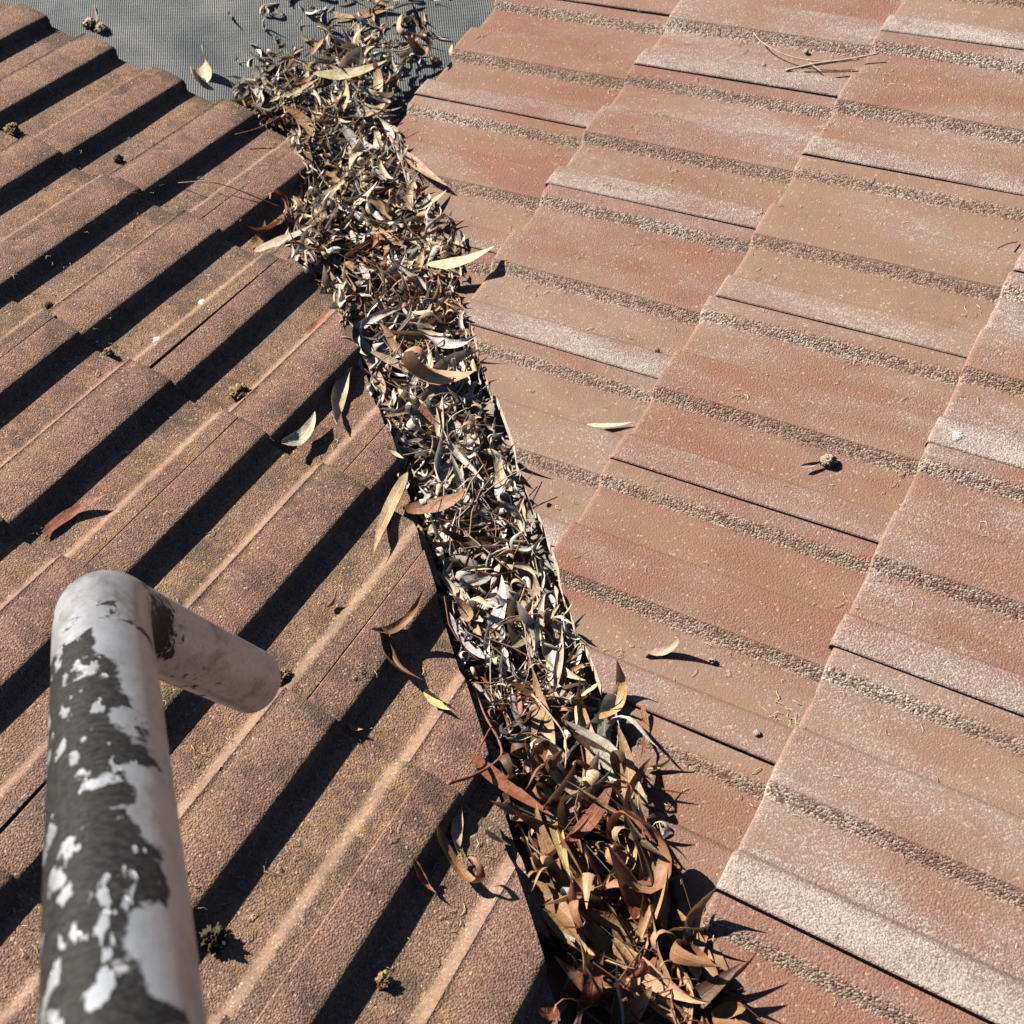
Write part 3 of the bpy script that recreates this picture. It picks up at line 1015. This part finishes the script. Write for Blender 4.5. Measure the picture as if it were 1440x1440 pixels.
def tube_path(pts, r0, r1, n=6, sub=6):
    P = []
    for i in range(len(pts) - 1):
        a_, b_, c_, d_ = pts[max(0, i - 1)], pts[i], pts[i + 1], pts[min(len(pts) - 1, i + 2)]
        for k in range(sub):
            t_ = k / sub
            P.append(.5 * ((2 * b_) + (c_ - a_) * t_ + (2 * a_ - 5 * b_ + 4 * c_ - d_) * t_ * t_ + (3 * b_ - a_ - 3 * c_ + d_) * t_ ** 3))
    P.append(pts[-1])
    V, F = [], []
    for i, p_ in enumerate(P):
        t_ = (P[min(i + 1, len(P) - 1)] - P[max(i - 1, 0)]).normalized()
        s_ = t_.cross(Vector((0, 0, 1))).normalized(); u_ = s_.cross(t_)
        r_ = (r0 + (r1 - r0) * i / (len(P) - 1)) * (1 + .18 * math.sin(i * 2.3))
        for q in range(n):
            an = 2 * math.pi * q / n
            V.append(p_ + (s_ * math.cos(an) + u_ * math.sin(an)) * r_)
    for i in range(len(P) - 1):
        for q in range(n):
            F.append((i * n + q, i * n + (q + 1) % n, (i + 1) * n + (q + 1) % n, (i + 1) * n + q))
    F.append(tuple(range(n))[::-1]); F.append(tuple((len(P) - 1) * n + q for q in range(n)))
    return V, F


TWIGS = [
    ('R', [(.6776, -.0784), (.7214, -.0881), (.7625, -.1025), (.7983, -.1135)], [.001, .008, .013, .012], .0019, .0012, M_TWB, 'longest pale stick of the little bundle on the upper right tiles'),
    ('R', [(.6795, .0386), (.6796, .0003), (.6987, -.0432), (.7282, -.0735), (.7623, -.0918)], [.001, .004, .007, .009, .011], .0009, .0011, M_TWB, 'thin curved stalk trailing up from the stick bundle'),
    ('R', [(.7079, -.0707), (.7389, -.0848), (.7784, -.1025)], [.004, .011, .014], .0016, .0013, M_TWB, 'short straight stick on top of the bundle on the right tiles'),
    ('R', [(.7197, -.0614), (.7229, -.0848), (.7281, -.0967)], [.008, .012, .006], .001, .0008, M_TWB, 'tiny stick lying crosswise over the bundle on the right tiles'),
    ('R', [(.7363, -.5525), (.755, -.5459), (.7725, -.5432)], [.002, .004, .002], .001, .0007, M_TWD, 'dark twig piece at the right border of the frame'),
    ('L', [(-.2575, .0289), (-.1953, -.0069), (-.1045, -.0566)], [.004, .016, .012], .0008, .0011, M_TWR, 'long thin red stalk lying across the upper left tiles'),
    ('L', [(-.1464, .1456), (-.1041, .1567), (-.0637, .179)], [.014, .020, .016], .0009, .0012, M_TWR, 'short red stalk over the shadow at the left eave'),
    ('V', [(-.1345, -1.0831), (-.1002, -1.072), (-.0646, -1.0505), (-.0596, -1.0296), (-.0654, -.9964), (-.065, -.9542)], [.022, .020, .016, .014, .012, .006], .0020, .0010, M_TWR, 'forked red twig poking out of the litter over the lower left tile'),
    ('V', [(-.0596, -1.0296), (-.0632, -1.0152), (-.0814, -1.0358), (-.1039, -1.0583)], [.014, .018, .018, .006], .0010, .0006, M_TWR, 'fine red side twig looping beside the forked one'),
    ('V', [(-.0095, -.987), (-.0016, -1.0121), (.0069, -1.0459), (-.0029, -1.0786)], [.012, .016, .018, .018], .0011, .0008, M_TWB, 'pale stalk above the long yellowish leaf'),
    ('V', [(-.0197, -.7267), (.0364, -.6933), (.0826, -.6807)], [.008, .012, .014], .0009, .0006, M_TWB, 'thin pale stalk across the bleached litter at mid valley'),
]
for side, pl, hs, r0, r1, mt, lab in TWIGS:
    pts = []
    for (x, y), h_ in zip(pl, hs):
        if side == 'V': z = heap_z(x, y, 1.0)
        else:
            t_ = on_tile(x, y); z = t_ if t_ is not None else heap_z(x, y, 1.0)
        pts.append(Vector((x, y, z + h_)))
    if side == 'R':      # keep the sticks straight between their ends
        zmax = [p_.z for p_ in pts]
        for i, p_ in enumerate(pts):
            f_ = i / (len(pts) - 1)
            p_.z = max(p_.z - .004, zmax[0] * (1 - f_) + zmax[-1] * f_)
    V, F = tube_path(pts, r0, r1)
    c0 = V[0].copy()
    o = link('twig', mesh_from('twig', [p_ - c0 for p_ in V], F), mat=None, label=lab, category='twig')
    o.location = c0
    o.data.materials.append(mt)

# ------------------------------------------------------------------ moss lumps, seed pods, droppings
def lump(name, x, y, side, size, mat, label, cat, seed, flat=.7, spiky=.5, dz=0.0):
    bm = bmesh.new()
    bmesh.ops.create_icosphere(bm, subdivisions=5, radius=1)
    for v_ in bm.verts:
        n_ = v_.co.normalized()
        d_ = 1 + spiky * (noise.noise(n_ * 2.1 + Vector((seed, 0, 0))) + .8 * noise.noise(n_ * 5 + Vector((0, seed, 0))) + .6 * noise.noise(n_ * 11 + Vector((0, 0, seed))) + .45 * noise.noise(n_ * 23 + Vector((0, 0, seed))))
        v_.co = Vector((n_.x * d_, n_.y * d_, n_.z * d_ * flat))
        v_.co *= size
    me_ = bpy.data.meshes.new(name); bm.to_mesh(me_); bm.free()
    me_.polygons.foreach_set('use_smooth', [True] * len(me_.polygons))
    me_.materials.append(mat)
    if side == 'M': z = guard_z(x, y)
    else: z = on_tile(x, y)
    o = link(name, me_, label=label, category=cat)
    o.location = (x, y, z + size * flat * .55 + dz)
    return o


M_MOSS = simple_mat('dry_moss', (.22, .15, .065), .95, 0, .75, 160)
M_MOSSD = simple_mat('dark_moss', (.055, .040, .025), .95, 0, .6, 160)
M_POD = simple_mat('seed_pod_bark', (.40, .30, .22), .85, 0, .35, 220)
M_DROP = simple_mat('bird_dropping', (.62, .58, .53), .8, 0, .15, 200)
lump('moss_clump', -.2414, -.463, 'L', .012, M_MOSS, 'yellowish dry moss clump in a left pan above the sickle leaf', 'moss', 1.3)
lump('moss_clump', -.4988, .1829, 'L', .010, M_MOSS, 'round olive moss clump at the far left eave tile', 'moss', 2.3)
lump('moss_clump', -.3417, .0992, 'L', .0065, M_MOSSD, 'small dark lump at the shadow edge on the upper left tiles', 'moss', 4.1)
lump('moss_clump', -.3893, -1.1879, 'L', .0095, M_MOSSD, 'black crumbly moss clump right of the pole near the bottom', 'moss', 5.2, spiky=.7)
lump('moss_clump', -.2445, -1.2557, 'L', .0065, M_MOSS, 'tiny grey moss ball at the bottom of the left slope', 'moss', 6.7)
lump('moss_clump', -.4035, -.3645, 'L', .006, M_MOSS, 'pale yellow moss scrap at a tile nose on the left', 'moss', 7.7)
lump('moss_clump', -.473, -.2601, 'L', .005, M_MOSSD, 'dark moss scrap at a tile nose near the left border', 'moss', 8.7)
lump('moss_clump', -.2711, -.9108, 'L', .007, M_MOSS, 'yellow moss tuft beside the tip of the bent pole', 'moss', 9.7, spiky=.8)
pod = lump('seed_pod', .414, -.7890, 'R', .0085, M_POD, 'grey brown curled seed pod lying alone on the right tiles', 'seed pod', 3.1, .8, .22)
pod.scale = (1.1, .9, 1)
V, UV, F = leaf_geo(10, 4, .30, .3, .5, .3, 1.6, .3, 77)
tail = mesh_from('pod_tail', [p_ * .030 for p_ in V], F); tail.materials.append(M_POD)
tl = link('pod_tail', tail, pod); tl.location = (-.016, .001, -.003)
lump('seed_pod', -.347, .5267, 'M', .010, M_POD, 'left one of two brown pods on the mesh by the left eave', 'seed pod', 11.1, .7, .5)
lump('seed_pod', -.328, .5085, 'M', .009, M_POD, 'right one of two brown pods on the mesh by the left eave', 'seed pod', 12.1, .6, .6)
BITS = [(.3031, -.5437, 'orange leaf crumb at the tile nose right of the valley'), (.1917, -.9983, 'beige crumb on the red tile by the arched fawn leaf'), (.1934, -1.0974, 'pale pebble crumb on the grey rib of the lower right tiles'),
        (.7327, -.0354, 'dark crumb above the stick bundle'), (.6589, -.0471, 'dark crumb left of the stick bundle')]
for i, (x, y, lab) in enumerate(BITS):
    lump('crumb', x, y, 'R', .0035, M_POD if i else M_MOSS, lab, 'debris', 20 + i, .7, .25)
for i, (x, y, sd_, lab) in enumerate([(-.2633, -.2777, 'L', 'upper white bird dropping in a left pan'), (-.3349, -.353, 'L', 'lower white bird dropping in a left pan'),
                                      (.5404, -.8197, 'R', 'white bird dropping on a crusted rib near the right border')]):
    lump('bird_dropping', x, y, sd_, .0055, M_DROP, lab, 'dropping', 30 + i, .16, .5)

# ------------------------------------------------------------------ fine curly fibres caught on the tiles
FV, FF = [], []
rf = random.Random(8)


def fibre(side, u, v, L):
    p0 = surf(side, u, v); e_, up_, n_ = FR[side]
    a0 = rf.uniform(0, 6.28); kk = rf.uniform(-2.5, 2.5); r_ = rf.uniform(.00025, .00045)
    p_ = p0 + n_ * .0012; b0 = len(FV); an = a0
    for i in range(6):
        d_ = e_ * math.cos(an) + up_ * math.sin(an)
        s_ = n_.cross(d_)
        h_ = n_ * (.0016 * math.sin(math.pi * i / 5) * rf.uniform(.3, 1.4))
        for q, (cs, sn) in enumerate(((1, 0), (-.5, .87), (-.5, -.87))):
            FV.append(p_ + h_ + (s_ * cs + n_ * sn) * r_)
        p_ = p_ + d_ * (L / 5)
        an += kk / 5 + rf.uniform(-.5, .5)
    for i in range(5):
        for q in range(3):
            FF.append((b0 + i * 3 + q, b0 + i * 3 + (q + 1) % 3, b0 + i * 3 + 3 + (q + 1) % 3, b0 + i * 3 + 3 + q))


cnt = 0
while cnt < 1500:
    side = rf.choice('RRLLL')
    x = rf.uniform(-.75, .85); y = rf.uniform(-1.4, .5)
    if (side == 'R') != (x > 0): continue
    if on_tile(x, y) is None: continue
    u, v = plan(side, x, y)
    v0 = 0 if side == 'R' else V_L
    j = int((v - v0) / G) + 1
    xl = xlocal(side, u, j); vl = (v - v0) - (j - 1) * G
    inpan = (.054 < xl < .118) or (.204 < xl < .268)
    edgep = (.050 < xl < .066) or (.200 < xl < .214) or (.108 < xl < .118)
    near = vl > G - .03
    if rf.random() > (.10 + .25 * inpan + .35 * edgep + .5 * (near and inpan)): continue
    cl = 1
    if rf.random() < .08 or (near and edgep and rf.random() < .5): cl = rf.randint(4, 9)
    for q in range(cl):
        fibre(side, u + rf.gauss(0, .005) * (cl > 1), v + rf.gauss(0, .008) * (cl > 1), rf.uniform(.005, .013)); cnt += 1
M_FIB = simple_mat('straw_fibre', (.62, .50, .25), .7, 0, .3, 300)
link('straw_fibres', mesh_from('straw_fibres', FV, FF), mat=M_FIB, kind='stuff', label='fine straw coloured curly fibres scattered over the tiles', category='fibres')
